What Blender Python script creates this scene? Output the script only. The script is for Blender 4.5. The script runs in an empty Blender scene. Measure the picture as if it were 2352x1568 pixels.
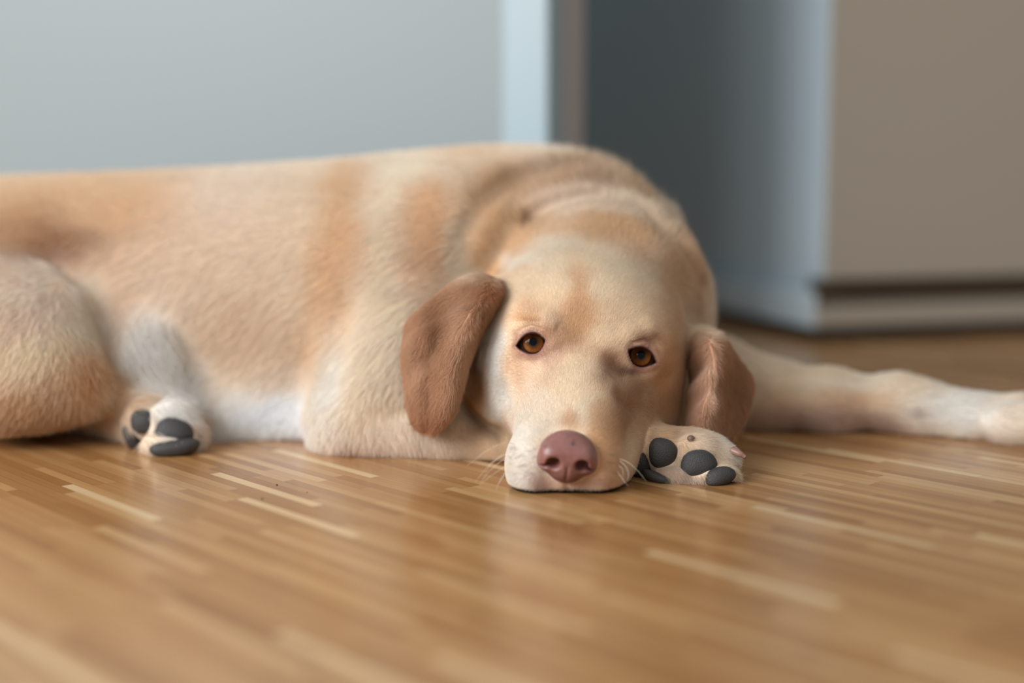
import bpy, bmesh, math, random, os
import numpy as np
from mathutils import Vector, Matrix
random.seed(7)
rng = np.random.default_rng(11)
sc = bpy.context.scene
C = sc.collection
PI = math.pi

# ------------------------------------------------------------------ camera
H_CAM = 0.21
F_PX = 3267.0
PITCH = math.atan((784 - 390) / F_PX)
cam_d = bpy.data.cameras.new('camera')
cam_d.sensor_width = 36.0
cam_d.lens = F_PX / 2352 * 36.0
cam_d.clip_start = 0.01
cam = bpy.data.objects.new('camera', cam_d)
C.objects.link(cam)
cam.location = (0, 0, H_CAM)
cam.rotation_euler = (PI / 2 - PITCH, 0, 0)
cam_d.dof.use_dof = True
cam_d.dof.focus_distance = 0.972
cam_d.dof.aperture_fstop = 1.5
sc.camera = cam

# ------------------------------------------------------------------ world, lights, exposure
w = bpy.data.worlds.new('room_light')
sc.world = w
w.use_nodes = True
w.node_tree.nodes['Background'].inputs[0].default_value = (0.80, 0.84, 0.88, 1)
w.node_tree.nodes['Background'].inputs[1].default_value = 0.42

def area(name, loc, target, sx, sy, power, col):
    l = bpy.data.lights.new(name, 'AREA')
    l.shape = 'RECTANGLE'; l.size = sx; l.size_y = sy
    l.energy = power; l.color = col
    o = bpy.data.objects.new(name, l)
    C.objects.link(o)
    o.location = loc
    d = Vector(target) - Vector(loc)
    o.rotation_euler = d.to_track_quat('-Z', 'Y').to_euler()
    return o
area('window_daylight', (-2.2, -0.25, 1.25), (0.0, 1.15, 0.1), 1.6, 1.5, 98, (0.94, 0.965, 1.0))
area('second_window', (-1.45, -1.25, 1.30), (0.0, 1.1, 0.08), 0.55, 0.95, 13, (0.92, 0.96, 1.0))
area('hall_fill', (-0.9, 2.75, 1.7), (0.1, 2.3, 0.5), 0.8, 0.8, 1.9, (0.86, 0.95, 1.0))  # added unseen fill lamp that lifts the dark hall face
area('room_bounce', (0.9, -0.9, 2.2), (0.1, 1.2, 0.0), 2.0, 2.0, 7, (1.0, 0.90, 0.78))
sc.view_settings.view_transform = 'Standard'
sc.view_settings.look = 'None'
sc.view_settings.gamma = 1
sc.view_settings.use_curve_mapping = False
sc.view_settings.exposure = 0.0
sc.cycles.use_denoising = True
sc.cycles.max_bounces = 6
sc.cycles.diffuse_bounces = 4
sc.cycles.glossy_bounces = 3
sc.cycles.transmission_bounces = 2
sc.cycles.transparent_max_bounces = 6
sc.cycles.caustics_reflective = False
sc.cycles.caustics_refractive = False
FUR = os.environ.get('NOFUR') is None
FURSCALE = 1.0

# ------------------------------------------------------------------ helpers
_cp, _sp = math.cos(PITCH), math.sin(PITCH)
def ray(px, py):
    a = (px - 1176) / F_PX; b = -(py - 784) / F_PX
    return np.array([a, _cp + b * _sp, -_sp + b * _cp])
def P(px, py, Y):
    r = ray(px, py)
    return np.array([0, 0, H_CAM]) + r * (Y / r[1])
def proj(p):
    p = np.atleast_2d(p) - np.array([0, 0, H_CAM])
    dep = p[:, 1] * _cp - p[:, 2] * _sp
    up = p[:, 1] * _sp + p[:, 2] * _cp
    return np.stack([1176 + F_PX * p[:, 0] / dep, 784 - F_PX * up / dep], 1)

def s2l(c):
    c = np.asarray(c, float) / 255.0
    return np.where(c <= 0.04045, c / 12.92, ((c + 0.055) / 1.055) ** 2.4)

def mat(name, col=(0.8, 0.8, 0.8), rough=0.5, attr=None, coat=0.0, coat_rough=0.1, spec=0.5, sss=0.0, bump=None, metal=0.0):
    m = bpy.data.materials.new(name)
    m.use_nodes = True
    nt = m.node_tree
    b = nt.nodes['Principled BSDF']
    b.inputs['Base Color'].default_value = (*col, 1)
    b.inputs['Roughness'].default_value = rough
    b.inputs['Specular IOR Level'].default_value = spec
    b.inputs['Coat Weight'].default_value = coat
    b.inputs['Coat Roughness'].default_value = coat_rough
    b.inputs['Metallic'].default_value = metal
    if sss:
        b.inputs['Subsurface Weight'].default_value = sss
        b.inputs['Subsurface Scale'].default_value = 0.004
    if attr:
        a = nt.nodes.new('ShaderNodeAttribute'); a.attribute_name = attr
        nt.links.new(a.outputs['Color'], b.inputs['Base Color'])
    if bump:
        tc = nt.nodes.new('ShaderNodeTexCoord')
        n = nt.nodes.new('ShaderNodeTexNoise') if bump[0] == 'noise' else nt.nodes.new('ShaderNodeTexVoronoi')
        n.inputs['Scale'].default_value = bump[1]
        bp = nt.nodes.new('ShaderNodeBump')
        bp.inputs['Strength'].default_value = bump[2]
        bp.inputs['Distance'].default_value = bump[3]
        nt.links.new(tc.outputs['Object'], n.inputs['Vector'])
        nt.links.new(n.outputs[0], bp.inputs['Height'])
        nt.links.new(bp.outputs['Normal'], b.inputs['Normal'])
    return m

def link_mesh(name, verts, faces, m, parent=None, smooth=True, cols=None):
    me = bpy.data.meshes.new(name)
    verts = np.asarray(verts, dtype=np.float32)
    if isinstance(faces, np.ndarray):
        k = faces.shape[1]
        me.vertices.add(len(verts)); me.vertices.foreach_set('co', verts.ravel())
        me.loops.add(faces.size); me.loops.foreach_set('vertex_index', faces.astype(np.int32).ravel())
        me.polygons.add(len(faces))
        me.polygons.foreach_set('loop_start', np.arange(0, faces.size, k, dtype=np.int32))
        me.polygons.foreach_set('loop_total', np.full(len(faces), k, dtype=np.int32))
        me.update(calc_edges=True)
        me.validate()
    else:
        me.from_pydata([tuple(v) for v in verts], [], [tuple(f) for f in faces])
    me.polygons.foreach_set('use_smooth', np.full(len(me.polygons), smooth))
    if cols is not None:
        a = me.color_attributes.new('coat', 'FLOAT_COLOR', 'POINT')
        cc = np.ones((len(verts), 4), np.float32); cc[:, :3] = cols
        a.data.foreach_set('color', cc.ravel())
    me.materials.append(m)
    o = bpy.data.objects.new(name, me)
    C.objects.link(o)
    if parent: o.parent = parent
    return o

def box_bm(bm, lo, hi):
    r = bmesh.ops.create_cube(bm, size=1.0)
    for v in r['verts']:
        v.co = Vector([(lo[i] + hi[i]) / 2 + v.co[i] * (hi[i] - lo[i]) for i in range(3)])
    return r['verts']

def bm_obj(name, bm, m, parent=None, smooth=False):
    me = bpy.data.meshes.new(name)
    bm.to_mesh(me); bm.free()
    me.materials.append(m)
    if smooth: me.polygons.foreach_set('use_smooth', np.full(len(me.polygons), True))
    o = bpy.data.objects.new(name, me)
    C.objects.link(o)
    if parent: o.parent = parent
    return o

# ------------------------------------------------------------------ floor and walls
def wood_floor():
    m = bpy.data.materials.new('oak_lamella_parquet')
    m.use_nodes = True
    nt = m.node_tree; N = nt.nodes; L = nt.links
    b = N['Principled BSDF']
    tc = N.new('ShaderNodeTexCoord')
    mp = N.new('ShaderNodeMapping'); mp.inputs['Rotation'].default_value = (0, 0, -(PI / 2 + FLOOR_ANG))
    L.new(tc.outputs['Object'], mp.inputs['Vector'])
    sx = N.new('ShaderNodeSeparateXYZ'); L.new(mp.outputs['Vector'], sx.inputs[0])
    def math_(op, a, b_=None, c=None):
        n = N.new('ShaderNodeMath'); n.operation = op
        for i, v in enumerate((a, b_, c)):
            if v is None: continue
            if isinstance(v, (int, float)): n.inputs[i].default_value = v
            else: L.new(v, n.inputs[i])
        return n.outputs[0]
    def white(x, y=None, seed=0.0):
        cx = N.new('ShaderNodeCombineXYZ')
        L.new(x, cx.inputs[0])
        if y is not None: L.new(y, cx.inputs[1])
        cx.inputs[2].default_value = seed
        n = N.new('ShaderNodeTexWhiteNoise'); n.noise_dimensions = '3D'
        L.new(cx.outputs[0], n.inputs['Vector'])
        return n.outputs['Value']
    u, v = sx.outputs[0], sx.outputs[1]
    vr = math_('DIVIDE', v, 0.0085)
    row = math_('FLOOR', vr)
    off = white(row, None, 3.0)
    uu = math_('ADD', math_('DIVIDE', u, 0.128), math_('MULTIPLY', off, 1.0))
    pc = math_('FLOOR', uu)
    r1 = white(row, pc, 1.0)
    r2 = white(row, pc, 2.0)
    fv = math_('FRACT', vr); fu = math_('FRACT', uu)
    ev = math_('MINIMUM', fv, math_('SUBTRACT', 1.0, fv))
    eu = math_('MULTIPLY', math_('MINIMUM', fu, math_('SUBTRACT', 1.0, fu)), 15.0)
    edge = math_('MINIMUM', ev, eu)
    gap = math_('LESS_THAN', edge, 0.03)
    # grain
    cg = N.new('ShaderNodeCombineXYZ')
    L.new(math_('MULTIPLY', u, 9.0), cg.inputs[0]); L.new(math_('MULTIPLY', v, 300.0), cg.inputs[1])
    L.new(math_('MULTIPLY', r1, 40.0), cg.inputs[2])
    ng = N.new('ShaderNodeTexNoise'); ng.inputs['Scale'].default_value = 1.0; ng.inputs['Detail'].default_value = 3
    L.new(cg.outputs[0], ng.inputs['Vector'])
    ramp = N.new('ShaderNodeValToRGB')
    cr = ramp.color_ramp
    stops = [(0.0, (156, 110, 67)), (0.25, (171, 124, 79)), (0.55, (183, 137, 90)), (0.82, (194, 150, 102)), (0.93, (203, 162, 114)), (0.97, (218, 184, 138)), (1.0, (224, 192, 148))]
    cr.elements[0].position = 0; cr.elements[0].color = (*s2l(stops[0][1]), 1)
    cr.elements[1].position = 1; cr.elements[1].color = (*s2l(stops[-1][1]), 1)
    for p_, c_ in stops[1:-1]:
        e = cr.elements.new(p_); e.color = (*s2l(c_), 1)
    L.new(r1, ramp.inputs[0])
    hs = N.new('ShaderNodeHueSaturation')
    L.new(ramp.outputs[0], hs.inputs['Color'])
    L.new(math_('ADD', 0.74, math_('MULTIPLY', ng.outputs[0], 0.34)), hs.inputs['Value'])
    hs.inputs['Saturation'].default_value = 1.03
    mx = N.new('ShaderNodeMix'); mx.data_type = 'RGBA'
    L.new(math_('MULTIPLY', gap, 0.35), mx.inputs[0])
    L.new(hs.outputs[0], mx.inputs[6]); mx.inputs[7].default_value = (*s2l((80, 50, 28)), 1)
    L.new(mx.outputs[2], b.inputs['Base Color'])
    nr = N.new('ShaderNodeTexNoise'); nr.inputs['Scale'].default_value = 30.0; nr.inputs['Detail'].default_value = 4
    L.new(tc.outputs['Object'], nr.inputs['Vector'])
    L.new(math_('ADD', FLOOR_ROUGH, math_('MULTIPLY', nr.outputs[0], 0.08)), b.inputs['Roughness'])
    b.inputs['Specular IOR Level'].default_value = 0.5
    bp = N.new('ShaderNodeBump'); bp.inputs['Strength'].default_value = 0.06; bp.inputs['Distance'].default_value = 0.0006
    L.new(math_('MULTIPLY', math_('ADD', ng.outputs[0], math_('MULTIPLY', r2, 0.6)), 1.0), bp.inputs['Height'])
    L.new(bp.outputs[0], b.inputs['Normal'])
    return m
FLOOR_ANG = math.radians(41.4)
FLOOR_ROUGH = 0.17
bm = bmesh.new(); box_bm(bm, (-3.2, -1.6, -0.03), (3.0, 4.2, 0.0))
fl = bm_obj('floor', bm, wood_floor()); fl['kind'] = 'structure'

def wall_mat(name, col, rough=0.55):
    return mat(name, s2l(col), rough, bump=('noise', 60.0, 0.05, 0.002), spec=0.3)
m_white = wall_mat('white_panel_paint', (145, 153, 154), 0.45)
m_trim = wall_mat('white_gloss_trim', (166, 184, 190), 0.35)
m_jamb = wall_mat('jamb_paint', (188, 182, 176), 0.5)
m_corner = wall_mat('lit_wall_tone', (200, 216, 224), 0.5)  # daylight on the corner's left face put into a paler, bluer colour
m_shaded_face = wall_mat('shaded_wall_tone', (172, 163, 148), 0.5)  # warm shade of the same corner's right face put into the colour
m_far = wall_mat('hall_wall_paint', (112, 134, 140), 0.6)
m_gap = mat('toe_shade', s2l((24, 24, 22)), 0.8)  # near-black: toe shade below the baseboards put into the colour
m_recess = wall_mat('recess_shade_tone', (92, 76, 60), 0.6)  # shade inside the recess put into a darker colour

def frame_obj(name, boxes, m, origin, yaw, bevel=0.0):
    bm = bmesh.new()
    for lo, hi in boxes: box_bm(bm, lo, hi)
    if bevel:
        bmesh.ops.bevel(bm, geom=[e for e in bm.edges], offset=bevel, segments=3, affect='EDGES', profile=0.5)
    o = bm_obj(name, bm, m)
    o.location = (origin[0], origin[1], 0); o.rotation_euler = (0, 0, yaw)
    o['kind'] = 'structure'
    return o
# left wall: local +x runs to its right end (origin), front face at local y=0, yaw -20 deg
LW = P(1265, 390, 1.52); LWY = math.radians(-20)
frame_obj('wall_left', [((-3.0, 0.0, 0), (-0.052, 0.10, 2.6))], m_white, LW, LWY)
frame_obj('trim_1', [((-0.052, -0.008, 0), (0.0, 0.050, 2.6))], m_trim, LW, LWY, 0.004)
frame_obj('trim_2', [((-0.052, 0.0505, 0), (0.0, 0.120, 2.6))], m_jamb, LW, LWY, 0.004)
# right corner block: origin at its front corner, left face along local +y, yaw +17 deg
RW = P(1888, 700, 1.765); RWY = math.radians(17)
frame_obj('wall_right', [((0.002, 0, 0.075), (3.0, 0.04, 2.6))], m_shaded_face, RW, RWY)
frame_obj('wall_corner', [((0, 0.0405, 0.017), (3.0, 1.9, 2.6)), ((0, 0.0, 0.075), (0.0018, 0.0405, 2.6))], m_corner, RW, RWY)
frame_obj('trim_3', [((0.004, 0.026, 0.041), (3.0, 0.04, 0.0748))], m_recess, RW, RWY)
frame_obj('baseboard_right', [((-0.018, -0.020, 0.017), (3.0, 0.04, 0.041))], m_shaded_face, RW, RWY, 0.0015)
frame_obj('baseboard_left', [((-0.024, -0.020, 0.017), (-0.0185, 1.9, 0.060))], m_corner, RW, RWY, 0.0015)
frame_obj('toe_shade_strip', [((-0.014, -0.014, 0.0), (3.0, 1.9, 0.0165))], m_gap, RW, RWY)  # dark strip standing in for the shadow under the baseboards
frame_obj('wall_back', [((-3.6, 1.9, 0), (3.0, 2.0, 2.6))], m_far, RW, RWY)

# ------------------------------------------------------------------ implicit surfaces
def smin(a, b, k):
    h = np.maximum(k - np.abs(a - b), 0.0) / k
    return np.minimum(a, b) - h * h * k * 0.25

class Field:
    def __init__(s): s.ops = []
    def add(s, lo, hi, fn, mode='u', k=0.01):
        m = k + 0.012
        s.ops.append((np.asarray(lo) - m, np.asarray(hi) + m, fn, mode, k))
    @staticmethod
    def comb(d, e, mode, k):
        if mode == 'u': return smin(d, e, k)
        if mode == 's': return -smin(-d, e, k)
        if mode == 'i': return -smin(-d, -e, k)
        return d + e
    def __call__(s, p):
        d = np.full(len(p), 0.05)
        for lo, hi, fn, mode, k in s.ops:
            m = ((p > lo) & (p < hi)).all(1)
            if m.any():
                idx = np.nonzero(m)[0]
                d[idx] = s.comb(d[idx], fn(p[idx]), mode, k)
        return d
    def grid(s, lo, hi, h):
        lo = np.asarray(lo, float); n = np.ceil((np.asarray(hi) - lo) / h).astype(int) + 1
        V = np.full(tuple(n), 0.05, np.float32)
        for l, u, fn, mode, k in s.ops:
            a = np.clip(np.floor((l - lo) / h).astype(int), 0, n); b = np.clip(np.ceil((u - lo) / h).astype(int) + 1, 0, n)
            if (b <= a).any(): continue
            g = [lo[i] + np.arange(a[i], b[i]) * h for i in range(3)]
            G = np.stack(np.meshgrid(*g, indexing='ij'), -1).reshape(-1, 3)
            sub = V[a[0]:b[0], a[1]:b[1], a[2]:b[2]]
            sh = sub.shape
            V[a[0]:b[0], a[1]:b[1], a[2]:b[2]] = s.comb(sub.ravel().astype(float), fn(G), mode, k).reshape(sh)
        return V, lo
    def grad(s, p, e=4e-4):
        g = np.empty_like(p)
        for i in range(3):
            q = p.copy(); q[:, i] += e; r = p.copy(); r[:, i] -= e
            g[:, i] = (s(q) - s(r)) / (2 * e)
        return g
    # -- primitives
    def ell(s, c, r, k=0.02, R=None, mode='u'):
        c = np.asarray(c, float); r = np.asarray(r, float); mr = r.max()
        def fn(p):
            q = p - c
            if R is not None: q = q @ R
            k0 = np.sqrt(((q / r) ** 2).sum(1)) + 1e-9
            k1 = np.sqrt(((q / r ** 2) ** 2).sum(1)) + 1e-9
            return k0 * (k0 - 1) / k1
        s.add(c - mr, c + mr, fn, mode, k)
    def cone(s, a, b, ra, rb, k=0.02, mode='u', flat=None):
        a = np.asarray(a, float); b = np.asarray(b, float); ab = b - a; L2 = ab @ ab
        def fn(p):
            t = np.clip(((p - a) @ ab) / L2, 0, 1)
            q = p - a - t[:, None] * ab
            return np.sqrt((q * q).sum(1)) - (ra + (rb - ra) * t)
        m = max(ra, rb)
        s.add(np.minimum(a, b) - m, np.maximum(a, b) + m, fn, mode, k)
    def chain(s, pts, k=0.015):
        for (a, ra), (b, rb) in zip(pts[:-1], pts[1:]): s.cone(a, b, ra, rb, k)
    def groove(s, pts, depth, width):
        """pts: polyline on the surface; positive depth carves, negative raises"""
        pts = np.asarray(pts, float)
        def fn(p):
            best = np.full(len(p), 1e9)
            n = len(pts) - 1
            tt = np.zeros(len(p))
            for i in range(n):
                a = pts[i]; ab = pts[i + 1] - a
                t = np.clip(((p - a) @ ab) / (ab @ ab + 1e-12), 0, 1)
                q = p - a - t[:, None] * ab
                d = (q * q).sum(1)
                m = d < best
                best = np.where(m, d, best); tt = np.where(m, (i + t) / n, tt)
            fade = np.clip(np.minimum(tt, 1 - tt) * 3, 0, 1); fade = fade * fade * (3 - 2 * fade)
            return depth * fade * np.exp(-best / (width * width))
        s.add(pts.min(0) - 2.6 * width, pts.max(0) + 2.6 * width, fn, 'd', 0.0)

def surface_nets(V, org, h):
    ins = V < 0
    nx, ny, nz = V.shape
    c = np.zeros((nx - 1, ny - 1, nz - 1), np.uint8)
    for dx in (0, 1):
        for dy in (0, 1):
            for dz in (0, 1):
                c += ins[dx:nx - 1 + dx, dy:ny - 1 + dy, dz:nz - 1 + dz]
    act = (c > 0) & (c < 8)
    I, J, K = np.nonzero(act)
    idx = np.full(act.shape, -1, np.int32); idx[I, J, K] = np.arange(len(I))
    pos = np.zeros((len(I), 3)); cnt = np.zeros(len(I))
    cor = [(x, y, z) for x in (0, 1) for y in (0, 1) for z in (0, 1)]
    for a in cor:
        for ax in range(3):
            if a[ax]: continue
            b = list(a); b[ax] = 1
            va = V[I + a[0], J + a[1], K + a[2]]; vb = V[I + b[0], J + b[1], K + b[2]]
            m = (va < 0) != (vb < 0)
            t = np.where(m, va / np.where(m, va - vb, 1), 0)
            q = np.tile(np.array(a, float), (len(I), 1)); q[:, ax] += t
            pos[m] += q[m]; cnt[m] += 1
    pos = (pos / cnt[:, None] + np.stack([I, J, K], 1)) * h + org
    F = []
    for ax in range(3):
        sl = [slice(None)] * 3; s2 = [slice(None)] * 3
        sl[ax] = slice(0, -1); s2[ax] = slice(1, None)
        a = ins[tuple(sl)]; b = ins[tuple(s2)]
        ch = a != b
        o1, o2 = (ax + 1) % 3, (ax + 2) % 3
        E = np.stack(np.nonzero(ch), 1)
        E = E[(E[:, o1] > 0) & (E[:, o2] > 0) & (E[:, o1] < V.shape[o1] - 1) & (E[:, o2] < V.shape[o2] - 1)]
        if not len(E): continue
        def cell(d1, d2):
            q = E.copy(); q[:, o1] -= d1; q[:, o2] -= d2
            return idx[q[:, 0], q[:, 1], q[:, 2]]
        quad = np.stack([cell(1, 1), cell(0, 1), cell(0, 0), cell(1, 0)], 1)
        fl_ = ~a[E[:, 0], E[:, 1], E[:, 2]]
        quad[fl_] = quad[fl_][:, ::-1]
        F.append(quad)
    F = np.concatenate(F)
    F = F[(F >= 0).all(1)]
    return pos, F

def project_on(f, p, it=3):
    for _ in range(it):
        d = f(p); g = f.grad(p)
        g2 = (g * g).sum(1); g2 = np.maximum(g2, 0.2)
        st = (d / g2)[:, None] * g
        ln = np.sqrt((st * st).sum(1)); st *= np.minimum(1, 0.002 / np.maximum(ln, 1e-9))[:, None]
        p = p - st
    return p

def subdivide(verts, faces, pred):
    """split every face whose centre satisfies pred into 4; border faces become n-gons"""
    cen = verts[faces].mean(1)
    sel = pred(cen)
    bm = bmesh.new()
    bv = [bm.verts.new(v) for v in verts]
    bf = []
    for f, s_ in zip(faces.tolist(), sel.tolist()):
        try: bf.append((bm.faces.new([bv[i] for i in f]), s_))
        except ValueError: pass
    es = list({e for f, s_ in bf if s_ for e in f.edges})
    bmesh.ops.subdivide_edges(bm, edges=es, cuts=1, use_grid_fill=True)
    bmesh.ops.triangulate(bm, faces=[f for f in bm.faces if len(f.verts) != 4])
    return bm

def bm_arrays(bm):
    bm.verts.index_update()
    v = np.array([x.co[:] for x in bm.verts])
    tri = [[x.index for x in f.verts] for f in bm.faces]
    return v, tri

# ------------------------------------------------------------------ the dog's shape
body = Field()
# torso: elliptical sections along x     x, centre y, top z, half depth
_ts = np.array([
    [-0.74, 1.34, 0.120, 0.060], [-0.66, 1.315, 0.180, 0.110], [-0.56, 1.29, 0.200, 0.135], [-0.44, 1.265, 0.2055, 0.135], [-0.34, 1.25, 0.209, 0.125],
    [-0.25, 1.235, 0.2135, 0.125], [-0.15, 1.23, 0.220, 0.135], [-0.08, 1.23, 0.2275, 0.142], [-0.01, 1.235, 0.2325, 0.145],
    [0.03, 1.235, 0.228, 0.135], [0.075, 1.235, 0.205, 0.105], [0.11, 1.235, 0.165, 0.055]])
_tx = np.linspace(-0.74, 0.13, 300)
def _smooth_tab(col):
    y = np.interp(_tx, _ts[:, 0], _ts[:, col]); ker = np.hanning(35); ker /= ker.sum()
    return np.convolve(np.pad(y, 17, mode='edge'), ker, 'valid')
_cy, _zt, _ry = (_smooth_tab(i) for i in (1, 2, 3))
def torso(p):
    cy = np.interp(p[:, 0], _tx, _cy); zt = np.interp(p[:, 0], _tx, _zt) - 0.003; ry = np.interp(p[:, 0], _tx, _ry) - 0.004
    zb = -0.022; cz = (zt + zb) / 2; rz = (zt - zb) / 2
    ex = 2.25
    u = np.abs(p[:, 1] - cy) / ry; v = np.abs(p[:, 2] - cz) / rz
    k0 = (u ** ex + v ** ex) ** (1 / ex) + 1e-9
    rad = np.sqrt((p[:, 1] - cy) ** 2 + (p[:, 2] - cz) ** 2)
    d = rad * (1 - 1 / k0)
    d = np.where(k0 < 0.3, -0.05, d) * 0.9
    dx = np.maximum(p[:, 0] - 0.13, -0.74 - p[:, 0])
    return np.maximum(d, dx)
body.add((-0.74, 1.05, -0.03), (0.13, 1.45, 0.24), torso, 'u', 0.01)

# shoulders and neck
body.ell((0.050, 1.215, 0.090), (0.109, 0.112, 0.120), 0.035)
body.ell(P(1370, 720, 1.135), (0.092, 0.062, 0.092), 0.016)
body.ell(P(1480, 900, 1.12), (0.052, 0.06, 0.05), 0.03)
body.ell(P(1150, 800, 1.12), (0.05, 0.06, 0.05), 0.03)

# near upper arm and forearm
body.cone(P(1030, 560, 1.150), P(905, 820, 1.100), 0.050, 0.044, 0.035)
body.cone(P(905, 820, 1.100), P(812, 985, 1.062), 0.044, 0.032, 0.025)
body.ell(P(950, 950, 1.075), (0.065, 0.035, 0.035), 0.04)

# far foreleg stretched to the right
ff = [(P(1500, 860, 1.22), 0.050), (P(1640, 885, 1.175), 0.036), (P(1760, 908, 1.155), 0.0275), (P(1900, 922, 1.145), 0.0235), (P(2060, 925, 1.135), 0.0195), (P(2130, 945, 1.13), 0.0195), (P(2220, 965, 1.12), 0.0185), (P(2330, 965, 1.11), 0.021)]
body.chain(ff, 0.018)
for dx, dy, Y, r in ((2330, 975, 1.085, 0.015), (2385, 975, 1.080, 0.0145), (2405, 965, 1.105, 0.015), (2390, 960, 1.13, 0.014)):
    body.ell(P(dx, dy, Y), (r * 1.5, r, r * 1.1), 0.008)

# hind leg: thigh, shank, foot
body.ell(P(-30, 790, 1.118), (0.098, 0.083, 0.068), 0.026)
body.ell(P(85, 865, 1.075), (0.052, 0.044, 0.036), 0.025)
body.cone(P(0, 915, 1.065), P(190, 905, 1.070), 0.024, 0.018, 0.02)
body.cone(P(140, 930, 1.15), P(325, 965, 1.085), 0.016, 0.017, 0.008)
# inner thigh fold and belly
body.cone(P(235, 770, 1.17), P(330, 860, 1.135), 0.038, 0.040, 0.03)
body.cone(P(330, 860, 1.135), P(415, 1000, 1.10), 0.040, 0.022, 0.03)
body.ell(P(600, 985, 1.13), (0.075, 0.035, 0.035), 0.04)
# tail (behind the frame edge)
body.chain([(np.array([-0.72, 1.34, 0.07]), 0.03), (np.array([-0.85, 1.28, 0.03]), 0.022), (np.array([-0.98, 1.14, 0.015]), 0.012)], 0.03)

# ---- head, in its own frame: x to image right, y forward along the level muzzle, z up; origin between the eyes
HO = P(1350, 803, 0.998)
roll, pitch, yaw = math.radians(7.5), math.radians(13.5), math.radians(-1.0)
RH = np.array((Matrix.Rotation(yaw, 3, 'Z') @ Matrix.Rotation(roll, 3, 'Y') @ Matrix.Rotation(pitch, 3, 'X') @ Matrix.Rotation(PI, 3, 'Z')).to_3x3())
# local x (after the turn by pi) must point to image right
RH = RH @ np.diag([-1.0, 1.0, 1.0])
def Hd(x, y, z): return HO + RH @ np.array([x, y, z])
RHp = RH @ np.diag([-1.0, 1.0, 1.0])
def hell(c, r, k=0.015, mode='u', sym=True):
    if sym and abs(c[0]) > 1e-6:
        body.ell(Hd(-c[0], c[1], c[2]), r, k, RHp, mode)
    body.ell(Hd(*c), r, k, RHp, mode)
def hcone(a, b, ra, rb, k=0.015, sym=True):
    if sym and (abs(a[0]) > 1e-6 or abs(b[0]) > 1e-6): body.cone(Hd(-a[0], a[1], a[2]), Hd(-b[0], b[1], b[2]), ra, rb, k)
    body.cone(Hd(*a), Hd(*b), ra, rb, k)
body.ell(P(1385, 610, 1.105), (0.060, 0.050, 0.034), 0.03)   # nape
hell((0, -0.062, 0.002), (0.071, 0.068, 0.054), 0.022)           # cranium
hell((0, -0.030, 0.002), (0.060, 0.042, 0.038), 0.018)            # forehead
hell((0.043, -0.040, -0.030), (0.033, 0.044, 0.044), 0.014)       # cheeks
hell((0.043, -0.024, -0.058), (0.032, 0.038, 0.030), 0.014, sym=False)       # lower cheeks
hell((-0.039, -0.026, -0.056), (0.030, 0.038, 0.030), 0.014, sym=False)
hell((-0.056, -0.022, -0.030), (0.018, 0.032, 0.038), 0.014, sym=False)
hell((0.030, -0.010, 0.010), (0.024, 0.018, 0.013), 0.016)       # brow
hcone((0, -0.005, -0.020), (0, 0.040, -0.031), 0.034, 0.0275, 0.022)   # bridge
hcone((0, 0.040, -0.031), (0, 0.076, -0.040), 0.0275, 0.021, 0.015)
hcone((0.022, 0.008, -0.042), (0.0165, 0.058, -0.052), 0.031, 0.0245, 0.02)   # lips at the sides
body.ell(P(1220, 1072, 0.929), (0.0168, 0.0235, 0.0232), 0.020)
body.ell(P(1370, 1074, 0.930), (0.0163, 0.0235, 0.0228), 0.020)
body.ell(P(1296, 1077, 0.928), (0.022, 0.0200, 0.0220), 0.008)
body.ell(P(1118, 890, 1.055), (0.020, 0.035, 0.028), 0.012)
hcone((0, -0.04, -0.07), (0, 0.055, -0.076), 0.032, 0.020, 0.02) # jaw
body.ell(P(1124, 676, 1.050), (0.019, 0.020, 0.011), 0.014)        # ear roots
body.ell(P(1606, 790, 1.052), (0.014, 0.018, 0.013), 0.014)

# near forearm, in front of the chest and under the chin
nf = [(P(768, 1012, 1.060), 0.0175), (P(860, 1000, 1.052), 0.024), (P(1040, 1004, 1.040), 0.0225), (P(1150, 1018, 1.030), 0.0185), (P(1260, 1022, 1.015), 0.0175), (P(1400, 1028, 0.995), 0.019)]
body.chain(nf, 0.006)

EYE_R = 0.0122
eyes = []
def almond(U, V_, e):
    """signed distance-like value of the lid opening, negative inside"""
    cl, cm, ht, hb = e
    c = np.where(U > 0, cl, cm)
    prof = np.clip(1 - np.abs(U / c) ** 2.2, -1, 1)
    return np.maximum(V_ - ht * prof, -hb * prof - V_)
for sx, px, py, tilt, shp in ((-1, 1224, 788, math.radians(10), (0.0114, 0.0090, 0.0067, 0.0075)), (1, 1472, 818, math.radians(22), (0.0110, 0.0098, 0.0058, 0.0074))):
    c = P(px, py, 1.0035)
    w_ = -ray(px, py); w_ /= np.linalg.norm(w_)
    u_ = np.cross(w_, [0, 0, 1.0]); u_ /= np.linalg.norm(u_)
    if u_[0] * sx < 0: u_ = -u_            # u: towards the outer corner
    v_ = np.cross(w_, u_); v_ = v_ if v_[2] > 0 else -v_
    # outer corner a little lower or higher than the inner one
    tl = -tilt
    u2 = u_ * math.cos(tl) + v_ * math.sin(tl); v2 = v_ * math.cos(tl) - u_ * math.sin(tl)
    eyes.append((c, u2, v2, w_, sx, shp))
    body.ell(c + w_ * 0.0004, (0.0150, 0.0150, 0.0150), 0.012)
    def _open(p, c=c, u2=u2, v2=v2, w_=w_, shp=shp):
        q = p - c
        U, V_, W = q @ u2, q @ v2, q @ w_
        return np.maximum(almond(U, V_, shp) * 0.8, -W + 0.001)
    body.add(c - 0.02, c + 0.02, _open, 's', 0.0022)

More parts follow.
